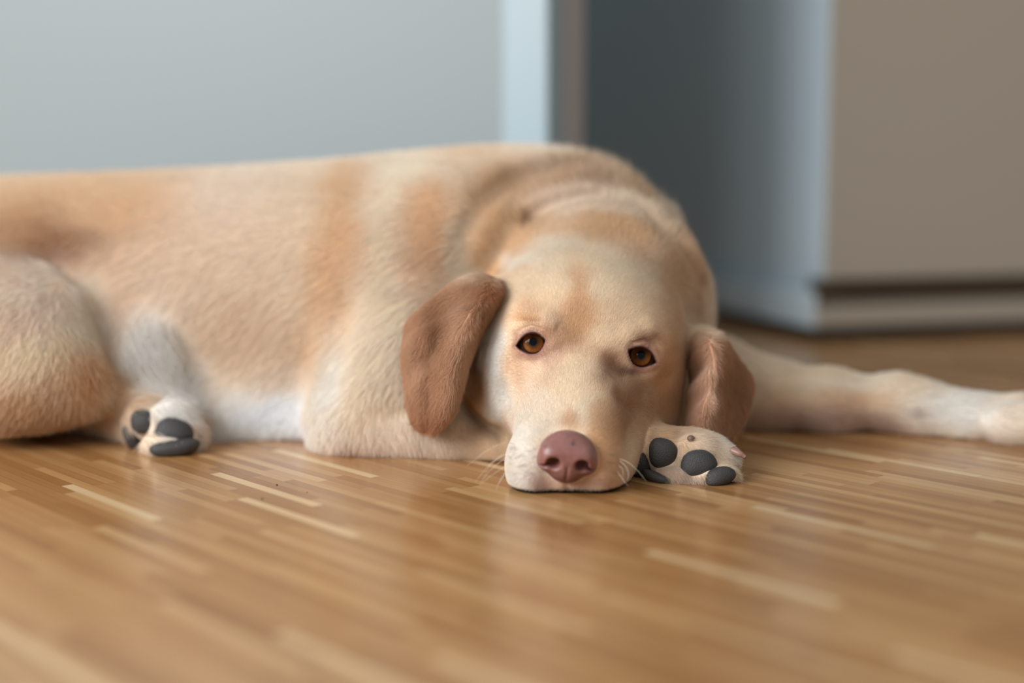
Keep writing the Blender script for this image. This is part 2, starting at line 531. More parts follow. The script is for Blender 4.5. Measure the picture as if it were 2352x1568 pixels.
# near forepaw, lying with its pads to the camera
def toe(c, r, k=0.006, f=None): (f or body).ell(c, r, k)
body.cone(P(1400, 1030, 0.995), P(1480, 1040, 0.985), 0.020, 0.019, 0.012)
body.ell(P(1565, 1045, 0.980), (0.037, 0.016, 0.0195), 0.012)
toe(P(1518, 1040, 0.969), (0.0150, 0.014, 0.0165)); toe(P(1598, 1052, 0.961), (0.0180, 0.014, 0.0160))
toe(P(1650, 1056, 0.965), (0.0135, 0.013, 0.0120)); toe(P(1632, 1094, 0.949), (0.0185, 0.012, 0.0095)); toe(P(1560, 1098, 0.951), (0.018, 0.011, 0.0085))
# hind paw
body.ell(P(375, 975, 1.085), (0.027, 0.020, 0.0215), 0.012)
toe(P(325, 968, 1.070), (0.0135, 0.013, 0.0155)); toe(P(395, 975, 1.062), (0.019, 0.014, 0.0185)); toe(P(432, 1000, 1.060), (0.0125, 0.012, 0.0145)); toe(P(385, 1022, 1.047), (0.020, 0.013, 0.0110))

def trace(pts, f, y0=0.75, y1=1.6, step=0.004):
    """first hit of the sight line through each pixel with the surface of f"""
    out = []
    ys = np.arange(y0, y1, step)
    for px, py in pts:
        r = ray(px, py); Q = np.array([0, 0, H_CAM]) + np.outer(ys / r[1], r)
        d = f(Q); i = np.nonzero(d < 0)[0]
        if not len(i): out.append(Q[-1] * 0 + np.nan); continue
        i = i[0]; a, b = ys[max(i - 1, 0)], ys[i]
        for _ in range(14):
            m = (a + b) / 2; q = np.array([0, 0, H_CAM]) + r * (m / r[1])
            if f(q[None])[0] < 0: b = m
            else: a = m
        out.append(np.array([0, 0, H_CAM]) + r * (b / r[1]))
    return np.array(out)

# skin folds and creases, laid on the surface
_tmp = Field(); _tmp.ops = list(body.ops)
GROOVES = [
    ([(1198, 534), (1218, 512), (1240, 494), (1262, 482)], 0.005, 0.004),
    ([(1198, 532), (1235, 497), (1300, 468), (1380, 455), (1450, 470), (1520, 530), (1575, 610), (1620, 690), (1640, 740)], 0.0045, 0.006),
    ([(1150, 625), (1210, 585), (1290, 560), (1370, 553), (1450, 565), (1520, 610), (1570, 670), (1600, 730)], 0.0007, 0.009),
    ([(1180, 560), (1260, 520), (1350, 502), (1440, 512), (1510, 570), (1560, 640)], -0.0018, 0.009),
    ([(1050, 640), (1075, 540), (1120, 470), (1200, 420), (1300, 395), (1400, 400)], 0.0045, 0.012),
    ([(1110, 620), (1130, 540), (1180, 470)], -0.003, 0.012),
    ([(1500, 470), (1580, 590), (1640, 700)], -0.003, 0.008),
    ([(1545, 560), (1590, 630), (1622, 700), (1640, 755)], 0.0038, 0.0045),
    ([(1560, 680), (1590, 740), (1600, 790)], 0.002, 0.006),
    ([(740, 950), (755, 870), (785, 760), (840, 600)], 0.010, 0.016),
    ([(870, 430), (830, 600), (795, 760)], -0.004, 0.03),
    ([(990, 400), (950, 560), (900, 700)], 0.005, 0.03),
    ([(1060, 390), (1020, 520), (1000, 640)], -0.003, 0.02),
    ([(60, 590), (140, 590), (205, 650), (240, 760), (262, 880)], 0.006, 0.014),
    ([(1180, 776), (1192, 760), (1218, 749), (1244, 755), (1262, 778)], 0.0016, 0.0024),     # lid creases
    ([(1432, 806), (1450, 788), (1478, 781), (1504, 792), (1522, 818)], 0.0016, 0.0024),
    ([(1188, 771), (1204, 760), (1222, 757), (1242, 764), (1254, 778)], -0.0012, 0.0018),
    ([(1444, 806), (1460, 794), (1480, 790), (1502, 800), (1514, 816)], -0.0012, 0.0018),
    ([(1185, 812), (1205, 826), (1232, 828), (1252, 820)], 0.0010, 0.0025),
    ([(1440, 850), (1470, 858), (1500, 852), (1520, 838)], 0.0010, 0.0025),
    ([(1262, 790), (1274, 820), (1272, 860)], 0.0022, 0.010),
    ([(1432, 818), (1416, 846), (1412, 880)], 0.0024, 0.010),
    ([(1175, 742), (1210, 728), (1250, 732), (1280, 756)], -0.0022, 0.007),
    ([(1425, 792), (1452, 766), (1492, 756), (1530, 776)], -0.0022, 0.007),
    ([(1146, 850), (1158, 900), (1170, 950), (1184, 990)], 0.0026, 0.007),
    ([(1170, 830), (1182, 890), (1196, 950), (1206, 1000)], -0.0018, 0.008),
    ([(1545, 800), (1550, 860), (1535, 920)], -0.0015, 0.010),
    ([(1290, 590), (1345, 640), (1350, 690)], 0.0012, 0.010),
    ([(1240, 738), (1262, 742), (1284, 754)], -0.0016, 0.006),
    ([(1250, 808), (1256, 820), (1259, 838)], 0.0016, 0.0022),
    ([(1446, 838), (1432, 850), (1426, 864)], 0.0016, 0.0022),
    ([(1345, 700), (1348, 780), (1340, 860)], 0.0016, 0.011),
    ([(1475, 965), (1450, 1000), (1430, 1060)], 0.004, 0.006),
    ([(1400, 890), (1440, 925), (1474, 960)], 0.0042, 0.006),
    ([(1062, 900), (1078, 940), (1102, 976), (1140, 994), (1180, 1008)], 0.0070, 0.006),
    ([(1085, 885), (1100, 930), (1125, 965), (1150, 975)], -0.0025, 0.007),
    ([(1470, 900), (1490, 935), (1500, 960)], -0.0020, 0.009),
    ([(1303, 1100), (1300, 1130)], 0.002, 0.0022),
    ([(1556, 1010), (1553, 1045), (1565, 1085)], 0.002, 0.003),
    ([(1640, 1060), (1600, 1090), (1560, 1100)], 0.0015, 0.003),
]
for g in GROOVES:
    q = trace(g[0], _tmp)
    q = q[~np.isnan(q[:, 0])]
    if len(q) > 1: body.groove(q, g[1], g[2])
# rest on the floor
body.add((-2, 0.5, -0.2), (2, 2, 0.05), lambda p: 0.0006 - p[:, 2], 'i', 0.003)
# ------------------------------------------------------------------ meshing
dog = bpy.data.objects.new('dog', None)
C.objects.link(dog)
dog['label'] = 'cream yellow dog with brown ears lying on the parquet, chin on the floor'
dog['category'] = 'dog'

RES = 0.0032
V, org = body.grid((-1.02, 0.86, -0.008), (0.46, 1.44, 0.245), RES)
bv, bf = surface_nets(V, org, RES)
del V
bv = project_on(body, bv, 3)
def refine(bv, polys, pred):
    """split the polygons whose centre satisfies pred, then pull everything onto the surface"""
    b = bmesh.new()
    vs = [b.verts.new(v) for v in bv]
    cen = np.array([bv[list(t)].mean(0) for t in polys]) if not isinstance(polys, np.ndarray) else bv[polys].mean(1)
    es = set()
    for t, s_ in zip(polys.tolist() if isinstance(polys, np.ndarray) else polys, pred(cen).tolist()):
        try: f_ = b.faces.new([vs[i] for i in t])
        except ValueError: continue
        if s_: es.update(f_.edges)
    bmesh.ops.subdivide_edges(b, edges=list(es), cuts=1, use_grid_fill=True)
    bmesh.ops.triangulate(b, faces=[f for f in b.faces if len(f.verts) != 4])
    b.verts.index_update()
    v = np.array([x.co[:] for x in b.verts])
    t = [[x.index for x in f.verts] for f in b.faces]
    b.free()
    return project_on(body, v, 2), t
hc = Hd(0, 0.01, -0.01)
ec = np.array([e[0] for e in eyes])
bv, tri = refine(bv, bf, lambda c: ((((c - hc) / np.array([0.125, 0.15, 0.14])) ** 2).sum(1) < 1) | (((c - P(1560, 1045, 0.97)) ** 2).sum(1) < 0.06 ** 2))
bv, tri = refine(bv, tri, lambda c: np.minimum(((c - ec[0]) ** 2).sum(1), ((c - ec[1]) ** 2).sum(1)) < 0.020 ** 2)
bf = np.array([t for q in tri for t in (([q[0], q[1], q[2]], [q[0], q[2], q[3]]) if len(q) == 4 else (q,))])
print('BODY', len(bv), len(bf))

# ------------------------------------------------------------------ coat colours: coat patches plus some painted shade and highlights, anchored on the skin
WHITE, CREAM, PALE, TAN, DTAN, BROWN = (238, 236, 230), (242, 222, 194), (234, 210, 186), (212, 165, 114), (184, 134, 88), (150, 100, 66)
BASE = np.array(s2l((238, 213, 182)))
PATCH = [  # px, py, radius x px, radius y px, colour, strength
    (120, 450, 330, 110, TAN, .75), (110, 560, 150, 60, BROWN, .7), (60, 520, 120, 70, DTAN, .7), (330, 520, 160, 150, TAN, .5), (290, 700, 80, 50, TAN, .8),
    (560, 450, 130, 120, PALE, .9), (430, 620, 150, 110, PALE, .8), (640, 640, 120, 160, PALE, .6), (560, 760, 120, 90, (222, 190, 158), .6),
    (810, 500, 60, 160, TAN, .75), (770, 660, 50, 110, TAN, .7), (730, 790, 45, 60, TAN, .4), (840, 400, 70, 50, TAN, .5),
    (930, 480, 70, 190, (240, 222, 196), .8), (1000, 570, 70, 130, DTAN, .8), (1010, 470, 50, 70, TAN, .7), (960, 380, 90, 40, CREAM, .8),  # includes a cream shoulder highlight painted into the coat
    (1100, 350, 100, 35, TAN, .5), (1080, 560, 30, 110, CREAM, .9), (1180, 500, 90, 110, TAN, .95), (1130, 600, 35, 60, TAN, .95), (1260, 425, 130, 42, DTAN, .75), (1400, 410, 120, 40, DTAN, .6),
    (1480, 450, 60, 50, TAN, .7), (1580, 590, 50, 110, TAN, .6), (1545, 650, 40, 80, TAN, .7), (1600, 640, 14, 90, DTAN, .6), (1640, 690, 30, 100, CREAM, .8),
    (1330, 480, 120, 28, (238, 208, 180), .9), (1400, 530, 120, 30, TAN, .85), (1470, 570, 60, 50, TAN, .6), (1205, 600, 70, 18, (242, 232, 216), .7), (1270, 572, 55, 14, (242, 232, 216), .5),
    # head
    (1370, 640, 150, 70, CREAM, .9), (1335, 660, 34, 60, TAN, .5), (1305, 770, 42, 50, DTAN, .5), (1330, 730, 40, 60, TAN, .6), (1215, 720, 40, 30, TAN, .5), (1200, 735, 30, 14, TAN, .6),
    (1400, 835, 40, 44, DTAN, .6), (1440, 855, 30, 22, BROWN, .5), (1490, 772, 34, 18, BROWN, .4), (1480, 900, 80, 50, DTAN, .45), (1440, 940, 50, 55, DTAN, .65), (1540, 830, 50, 110, TAN, .6), (1520, 940, 70, 50, TAN, .6),
    (1130, 840, 28, 110, WHITE, .95), (1150, 940, 40, 60, WHITE, .8), (1175, 960, 16, 30, TAN, .4), (1086, 890, 24, 90, DTAN, .8), (1215, 850, 50, 60, (226, 196, 168), .5), (1185, 860, 24, 40, TAN, .3),
    (1320, 900, 60, 90, CREAM, .8), (1240, 950, 60, 70, (236, 222, 204), .8), (1260, 880, 30, 20, TAN, .2), (1310, 975, 30, 20, DTAN, .6), (1345, 950, 30, 30, (240, 226, 208), .5),
    (1195, 1050, 45, 90, (232, 224, 212), .95), (1390, 1050, 36, 80, TAN, .55), (1400, 980, 40, 50, TAN, .5), (1210, 1110, 60, 22, WHITE, .7), (1250, 1105, 40, 14, (200, 160, 150), .6), (1350, 1112, 50, 14, (190, 150, 135), .6),
    (1240, 800, 22, 28, (206, 160, 146), .5), (1272, 810, 24, 30, (214, 180, 160), .6), (1273, 746, 15, 12, (238, 216, 190), .6), (1405, 780, 35, 25, CREAM, .7),
    (1404, 838, 34, 30, BROWN, .45), (1300, 782, 30, 30, BROWN, .35), (1438, 858, 22, 14, (120, 78, 52), .55), (1488, 782, 34, 12, (150, 100, 74), .5), (1228, 742, 30, 7, (186, 134, 92), .6), (1190, 800, 14, 26, (196, 150, 118), .5), (1462, 925, 36, 44, BROWN, .5), (1420, 975, 24, 40, DTAN, .5),
    (1112, 735, 18, 58, (100, 64, 44), .9), (1098, 805, 16, 60, (108, 70, 48), .9), (1082, 880, 16, 50, (170, 122, 84), .7), (150, 555, 110, 40, BROWN, .9), (1225, 510, 22, 14, (150, 104, 70), .8), (1455, 405, 70, 34, DTAN, .7),  # ear gap, thigh crease and neck crease: shade painted into the coat
    (1188, 1042, 3.6, 3.2, (140, 120, 112), .42), (1200, 1060, 3.6, 3.2, (140, 120, 112), .42), (1186, 1072, 3.6, 3.2, (140, 120, 112), .42), (1206, 1082, 3.6, 3.2, (140, 120, 112), .42), (1222, 1062, 3.6, 3.2, (140, 120, 112), .42), (1230, 1080, 3.6, 3.2, (140, 120, 112), .42), (1196, 1094, 3.6, 3.2, (140, 120, 112), .42), (1218, 1098, 3.6, 3.2, (140, 120, 112), .42), (1240, 1096, 3.6, 3.2, (140, 120, 112), .42), (1212, 1046, 3.6, 3.2, (140, 120, 112), .42), (1182, 1056, 3.6, 3.2, (140, 120, 112), .42), (1226, 1044, 3.6, 3.2, (140, 120, 112), .42), (1384, 1086, 3.6, 3.2, (140, 120, 112), .42), (1398, 1070, 3.6, 3.2, (140, 120, 112), .42), (1404, 1050, 3.6, 3.2, (140, 120, 112), .42), (1392, 1032, 3.6, 3.2, (140, 120, 112), .42), (1410, 1090, 3.6, 3.2, (140, 120, 112), .42), (1376, 1102, 3.6, 3.2, (140, 120, 112), .42),
    (1530, 880, 46, 90, (196, 144, 96), .5), (1425, 930, 30, 50, BROWN, .55), (1404, 842, 26, 24, (140, 92, 58), .55), (1442, 852, 20, 12, (100, 64, 46), .6), (1486, 774, 30, 10, (140, 92, 70), .6), (1262, 772, 12, 20, (180, 128, 104), .5), (1180, 782, 10, 16, (170, 120, 96), .4), (1385, 1040, 34, 60, (206, 160, 116), .4),  # right cheek and muzzle darkened, their shade put into the colour
    (1090, 800, 22, 70, BROWN, .7), (1600, 850, 24, 80, BROWN, .7),  # dark gaps between cheeks and ears painted in as shade
    # arm and belly
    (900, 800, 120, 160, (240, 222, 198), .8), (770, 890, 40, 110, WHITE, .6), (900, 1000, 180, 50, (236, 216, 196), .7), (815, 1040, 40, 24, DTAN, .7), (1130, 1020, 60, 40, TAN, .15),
    (620, 960, 150, 80, (246, 248, 250), 1.0), (560, 1000, 120, 40, WHITE, .9), (330, 800, 80, 110, (232, 228, 222), .95), (420, 900, 70, 110, (226, 222, 216), .9), (250, 720, 30, 60, (232, 222, 206), .7),
    (650, 850, 100, 50, (226, 204, 182), .6), (270, 770, 20, 60, (214, 196, 176), .6),
    # hind leg
    (110, 680, 130, 80, (250, 226, 206), 1.0), (210, 720, 30, 120, (230, 214, 186), .8), (40, 735, 60, 40, (206, 176, 148), .4), (170, 830, 70, 50, TAN, .8), (205, 860, 32, 70, (196, 134, 78), .8), (60, 810, 90, 40, (232, 212, 176), .7),
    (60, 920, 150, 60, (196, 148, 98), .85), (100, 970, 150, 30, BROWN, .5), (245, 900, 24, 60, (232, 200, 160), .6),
    (310, 915, 40, 25, (228, 190, 150), .8), (400, 945, 50, 16, WHITE, .9), (455, 975, 24, 30, TAN, .6),
    # paws and far leg
    (1530, 990, 80, 24, (226, 190, 150), .8), (1640, 1015, 60, 24, (240, 216, 190), .9), (1680, 1040, 30, 24, WHITE, .7), (1560, 1090, 60, 24, (214, 190, 170), .8),
    (1760, 850, 100, 40, CREAM, .8), (1950, 920, 90, 30, TAN, .35), (1820, 960, 160, 34, (196, 164, 146), .8), (2000, 975, 80, 30, (176, 140, 118), .7), (2200, 940, 130, 60, WHITE, .85), (2330, 950, 60, 50, (240, 222, 200), .5), (1950, 880, 120, 20, (240, 226, 206), .7),  # forearm underside darker: its shade is painted in
    (2105, 945, 16, 10, (170, 150, 140), .6),
]
_anc = trace([(p[0], p[1]) for p in PATCH], body)
PA = []
for p, a in zip(PATCH, _anc):
    if np.isnan(a[0]): print('patch misses the dog', p); continue
    k = a[1] / F_PX
    PA.append((a, p[2] * k, p[3] * k, np.array(s2l(p[4])), p[5]))

def vnoise(p, s, seed=0):
    """smooth value noise in 3-D"""
    q = p * s + seed * 17.3
    i = np.floor(q).astype(np.int64); f = q - i; f = f * f * (3 - 2 * f)
    def h(a, b, c):
        n = (a * 73856093) ^ (b * 19349663) ^ (c * 83492791)
        n = (n ^ (n >> 13)) * 1274126177
        return ((n ^ (n >> 16)) & 0xffff) / 65535.0
    r = 0
    for dx in (0, 1):
        for dy in (0, 1):
            for dz in (0, 1):
                wgt = (f[:, 0] if dx else 1 - f[:, 0]) * (f[:, 1] if dy else 1 - f[:, 1]) * (f[:, 2] if dz else 1 - f[:, 2])
                r = r + wgt * h(i[:, 0] + dx, i[:, 1] + dy, i[:, 2] + dz)
    return r

def coat_colour(p):
    pw = p.copy()
    for ax in range(3): pw[:, ax] += (vnoise(p, 55, ax) - 0.5) * 0.010 + (vnoise(p, 160, ax + 5) - 0.5) * 0.004
    col = np.tile(BASE, (len(p), 1))
    for a, rx, rz, c, st in PA:
        d = ((pw[:, 0] - a[0]) / rx) ** 2 + ((pw[:, 2] - a[2]) / rz) ** 2 + ((pw[:, 1] - a[1]) / (0.04 + 1.2 * max(rx, rz))) ** 2
        m = d < 4
        wgt = np.exp(-0.95 * d[m] ** 1.4) * st
        col[m] = col[m] * (1 - wgt[:, None]) + c * wgt[:, None]
    n = (vnoise(p, 90, 9) - 0.5) * 0.10 + (vnoise(p, 300, 3) - 0.5) * 0.06
    col = col * (1 + n[:, None])
    return col
_rim = s2l((62, 40, 36)); _lid = s2l((186, 136, 118)); _lip = s2l((30, 26, 26))
PADS = [  # px, py, half width px, half height px, Y, turn, depth m
    (1522, 1040, 33, 35, 0.9640, 0.0, 0.0085), (1605, 1065, 43, 34, 0.9580, 0.12, 0.0085), (1655, 1095, 38, 23, 0.9550, 0.35, 0.0075), (1474, 1070, 24, 36, 0.9730, 0.2, 0.009),
    (1508, 1096, 40, 13, 0.962, -0.4, 0.008),
    (328, 969, 32, 29, 1.0620, 0.0, 0.0095), (398, 990, 45, 33, 1.0520, -0.1, 0.0095), (402, 1030, 58, 21, 1.0490, 0.1, 0.009), (304, 1008, 20, 36, 1.062, 0.4, 0.008)]
_pc = trace([(q[0], q[1]) for q in PADS], body)
def _pad_frame(q, c):
    s_ = trace([(q[0] + a * q[2] * 0.6, q[1] + b * q[3] * 0.6) for a, b in ((0, 0), (1, 0), (-1, 0), (0, 1), (0, -1))], body)
    n = body.grad(s_[~np.isnan(s_[:, 0])]).mean(0); n = n * np.array([0.7, 1.3, 0.7]); n /= np.linalg.norm(n)
    x = np.array([math.cos(q[5]), 0, math.sin(q[5])]); x -= (x @ n) * n; x /= np.linalg.norm(x)
    z = np.cross(x, n); z = z if z[2] > 0 else -z
    return c - n * q[6] * 0.35, np.stack([x, n, z], 1)
PADS = [q[:4] + (_pad_frame(q, c), q[5], q[6]) for q, c in zip(PADS, _pc) if not np.isnan(c[0])]
def special(p, col):
    """lid rims and lips on the bare skin; returns colours and where no fur grows"""
    bare = np.zeros(len(p))
    for c, u_, v_, w_, sx, shp in eyes:
        q = p - c; U, V_, W = q @ u_, q @ v_, q @ w_
        m = (np.abs(U) < 0.02) & (np.abs(V_) < 0.02) & (W > -0.008)
        d = np.where(m, almond(U, V_, shp), 1)
        r = np.clip(1 - (d - 0.0009) / 0.0016, 0, 1)[:, None]
        l = np.clip(1 - (d - 0.0016) / 0.0050, 0, 1)[:, None] * 0.8
        col = col * (1 - l) + _lid * l
        up_ = np.clip((V_ + 0.002 + 0.35 * np.maximum(U, 0)) / 0.004, 0, 1)[:, None]
        rc = _rim * up_ + s2l((150, 104, 96)) * (1 - up_)
        col = col * (1 - r) + rc * r
        bare = np.maximum(bare, np.clip(1 - (d - 0.0010) / 0.0016, 0, 1))
        # corner by the nose
    lip = (p[:, 2] < 0.0042) & (np.abs(p[:, 0] - 0.035) < 0.06) & (p[:, 1] < 0.99)
    t = np.clip((0.0046 - p[:, 2]) / 0.0016, 0, 1) * (p[:, 1] < 0.975) * (np.abs(p[:, 0] - 0.034) < 0.042)
    col = col * (1 - t[:, None]) + _lip * t[:, None]
    bare = np.maximum(bare, (t > 0.3) * 1.0)
    return col, bare
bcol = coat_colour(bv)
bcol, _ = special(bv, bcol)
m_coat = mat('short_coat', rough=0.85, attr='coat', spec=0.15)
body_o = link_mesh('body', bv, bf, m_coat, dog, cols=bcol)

# ------------------------------------------------------------------ ears
def catmull(a, n):
    a = np.asarray(a, float); k = len(a)
    t = np.linspace(0, k - 1, n); i = np.clip(t.astype(int), 0, k - 2); f = (t - i)[:, None]
    sh = (n,) + (1,) * (a.ndim - 1); f = f.reshape(sh)
    p0 = a[np.maximum(i - 1, 0)]; p1 = a[i]; p2 = a[i + 1]; p3 = a[np.minimum(i + 2, k - 1)]
    return 0.5 * (2 * p1 + (p2 - p0) * f + (2 * p0 - 5 * p1 + 4 * p2 - p3) * f ** 2 + (3 * p1 - p0 - 3 * p2 + p3) * f ** 3)
def sheet(rows, nu, nv, thick):
    G = np.array([[P(*q) for q in r] for r in rows])
    G = catmull(G, nu); G = np.swapaxes(catmull(np.swapaxes(G, 0, 1), nv), 0, 1)
    du = np.gradient(G, axis=0); dv = np.gradient(G, axis=1)
    n = np.cross(du, dv); n /= np.linalg.norm(n, axis=2, keepdims=True) + 1e-12
    if n[nu // 2, nv // 2, 1] > 0: n = -n
    s = np.linspace(0, 1, nv); e = np.sqrt(np.clip(1 - (2 * s - 1) ** 6, 0, 1))
    sr = np.linspace(0, 1, nu); er = np.sqrt(np.clip(1 - np.maximum(sr * 1.0, 0) ** 14, 0, 1))
    uu, vv = np.meshgrid(sr, s, indexing='ij')
    wob = 0.0020 * np.sin(uu * 26 + vv * 9) * np.exp(-((uu - 0.38) / 0.2) ** 2 - ((vv - 0.3) / 0.28) ** 2) + 0.0012 * np.sin(vv * 9 + 2.0 * uu) * np.sin(PI * vv)
    G = G + n * wob[:, :, None]
    T = thick * 0.5 * np.outer(er, e)[:, :, None]
    A = (G + n * T).reshape(-1, 3); B = (G - n * T).reshape(-1, 3)
    V_ = np.concatenate([A, B]); F = []
    o = nu * nv
    for i in range(nu - 1):
        for j in range(nv - 1):
            a, b, c, d = i * nv + j, i * nv + j + 1, (i + 1) * nv + j + 1, (i + 1) * nv + j
            F.append((a, b, c, d)); F.append((o + d, o + c, o + b, o + a))
    for i in range(nu - 1):
        for j in (0, nv - 1):
            a, b = i * nv + j, (i + 1) * nv + j
            F.append((a, b, o + b, o + a) if j == 0 else (b, a, o + a, o + b))
    for j in range(nv - 1):
        for i in (0, nu - 1):
            a, b = i * nv + j, i * nv + j + 1
            F.append((b, a, o + a, o + b) if i == 0 else (a, b, o + b, o + a))
    return V_, np.array(F)
EARL = [
    [(1082, 652, 1.052), (1098, 640, 1.045), (1122, 634, 1.040), (1146, 652, 1.040), (1166, 690, 1.046)],
    [(1030, 668, 1.042), (1060, 652, 1.028), (1098, 646, 1.020), (1132, 664, 1.018), (1152, 704, 1.034)],
    [(982, 704, 1.040), (1016, 690, 1.020), (1060, 684, 1.010), (1108, 694, 1.004), (1130, 728, 1.024)],
    [(944, 740, 1.036), (982, 732, 1.014), (1034, 722, 1.004), (1088, 730, 0.996), (1110, 756, 1.018)],
    [(929, 776, 1.032), (962, 772, 1.008), (1014, 764, 1.001), (1066, 768, 0.990), (1094, 786, 1.012)],
    [(928, 822, 1.030), (954, 820, 1.004), (1000, 814, 0.998), (1050, 812, 0.986), (1079, 824, 1.004)],
    [(931, 868, 1.028), (956, 868, 1.002), (996, 862, 0.995), (1040, 858, 0.984), (1066, 868, 0.998)],
    [(936, 916, 1.026), (962, 916, 1.000), (996, 910, 0.994), (1032, 906, 0.985), (1055, 912, 0.994)],
    [(945, 952, 1.020), (966, 955, 1.000), (994, 954, 0.994), (1024, 948, 0.988), (1044, 943, 0.994)],
    [(961, 975, 1.010), (974, 980, 1.002), (992, 981, 0.998), (1010, 975, 0.994), (1024, 966, 0.996)],
    [(980, 985, 1.004), (986, 987, 1.002), (992, 987, 1.000), (998, 985, 0.999), (1004, 981, 0.999)]]
EARR = [
    [(1596, 780, 1.052), (1606, 766, 1.044), (1624, 762, 1.038), (1640, 766, 1.042), (1652, 776, 1.050)],
    [(1592, 800, 1.046), (1606, 788, 1.028), (1632, 782, 1.014), (1654, 790, 1.024), (1668, 794, 1.048)],
    [(1590, 830, 1.044), (1612, 818, 1.020), (1640, 812, 1.002), (1664, 822, 1.020), (1692, 824, 1.046)],
    [(1588, 870, 1.040), (1612, 862, 1.014), (1639, 858, 0.996), (1668, 866, 1.018), (1722, 862, 1.044)],
    [(1586, 910, 1.034), (1608, 904, 1.008), (1633, 900, 0.991), (1666, 908, 1.014), (1728, 896, 1.040)],
    [(1584, 950, 1.024), (1602, 946, 1.002), (1624, 942, 0.987), (1660, 948, 1.006), (1717, 938, 1.032)],
    [(1584, 982, 1.012), (1598, 980, 0.998), (1616, 978, 0.987), (1650, 984, 1.000), (1700, 972, 1.022)],
    [(1594, 1002, 1.004), (1606, 1002, 0.998), (1622, 1004, 0.992), (1648, 1006, 1.000), (1682, 998, 1.014)],
    [(1630, 1008, 1.004), (1640, 1010, 1.002), (1650, 1011, 1.001), (1660, 1010, 1.004), (1670, 1006, 1.008)]]
EBROWN, EDARK, ELIGHT, ERED = s2l((186, 138, 102)), s2l((130, 82, 52)), s2l((208, 168, 136)), s2l((176, 116, 80))
def ear_colour(p, left):
    xy = proj(p); px, py = xy[:, 0], xy[:, 1]
    col = np.tile(EBROWN, (len(p), 1))
    def mixin(c, cx, cy, rx, ry, st):
        nonlocal col
        wg = (np.exp(-1.2 * (((px - cx) / rx) ** 2 + ((py - cy) / ry) ** 2)) * st)[:, None]
        col = col * (1 - wg) + c * wg
    if left:
        mixin(ELIGHT, 1060, 760, 26, 110, .7); mixin(ELIGHT, 960, 830, 26, 80, .5); mixin(EDARK, 1004, 745, 30, 60, .75); mixin(EDARK, 1112, 715, 16, 40, .5)
        mixin(ERED, 990, 970, 60, 50, .8); mixin(ERED, 1130, 665, 30, 30, .8); mixin(s2l((232, 206, 176)), 1090, 636, 50, 14, .8)
        mixin(ELIGHT, 1040, 900, 20, 70, .5)
    else:
        mixin(s2l((214, 178, 150)), 1632, 880, 16, 110, .8); mixin(EDARK, 1690, 900, 34, 90, .6); mixin(s2l((236, 214, 186)), 1630, 752, 30, 22, .9)
        mixin(s2l((196, 150, 126)), 1605, 900, 16, 90, .5)
    n = (vnoise(p, 120, 21) - 0.5) * 0.18
    return col * (1 + n[:, None])
ears = []
for rows, left in ((EARL, True), (EARR, False)):
    ev_, ef_ = sheet(rows, 60, 34, 0.0046)
    o = link_mesh('ear', ev_, ef_, m_coat, dog, cols=ear_colour(ev_, left))
    ears.append((o, ev_, ef_, left))

# ------------------------------------------------------------------ eyes
def cap(c, axis, r, ang, name, m, parent, cfun=None, nr=14, ns=40, inner=0.0):
    axis = axis / np.linalg.norm(axis)
    a = np.cross(axis, [0.3, 0.1, 1.0]); a /= np.linalg.norm(a); b = np.cross(axis, a)
    V_ = []; T = []
    for i in range(nr + 1):
        th = inner + (ang - inner) * i / nr
        for j in range(ns):
            ph = 2 * PI * j / ns
            V_.append(c + r * (math.cos(th) * axis + math.sin(th) * (math.cos(ph) * a + math.sin(ph) * b))); T.append((i / nr, ph))
    F = [(i * ns + j, (i + 1) * ns + j, (i + 1) * ns + (j + 1) % ns, i * ns + (j + 1) % ns) for i in range(nr) for j in range(ns)]
    cols = np.array([cfun(*t) for t in T]) if cfun else None
    o = link_mesh(name, V_, np.array(F), m, parent, cols=cols)
    return o
m_sclera = mat('shaded_eye_white', s2l((96, 66, 62)), 0.2, coat=1.0, coat_rough=0.02)  # shade under the lids put into the sclera colour
m_iris = mat('amber_iris', rough=0.4, attr='coat', coat=0.6, coat_rough=0.01, spec=0.0)
m_pupil = mat('pupil', (0.002, 0.003, 0.005), 0.4, coat=0.4, coat_rough=0.01, spec=0.0)
def iris_colour(t, ph):
    n = 0.5 + 0.5 * math.sin(ph * 17 + 3 * math.sin(ph * 5)) * math.sin(ph * 9 + 1.3)
    inner, mid, rim = s2l((30, 28, 22)), s2l((158, 98, 46)), s2l((18, 13, 10))
    k2 = min(max((t - 0.10) / 0.60, 0), 1); c = inner * (1 - k2) + mid * k2
    c = c * (0.75 + 0.4 * n)
    k = min(max((t - 0.78) / 0.16, 0), 1)
    return c * (1 - k) + rim * k
for c, u_, v_, w_, sx, shp in eyes:
    gaze = w_ + v_ * 0.06 + u_ * (-0.02)
    bm = bmesh.new(); bmesh.ops.create_uvsphere(bm, u_segments=48, v_segments=32, radius=EYE_R)
    for v in bm.verts: v.co += Vector(c)
    e_o = bm_obj('eyeball', bm, m_sclera, dog, True)
    cap(c, gaze, EYE_R * 1.012, math.asin(0.0078 / EYE_R), 'iris', m_iris, e_o, iris_colour, inner=0.15)
    cap(c, gaze + v_ * 0.02, EYE_R * 1.016, 0.215, 'pupil', m_pupil, e_o)

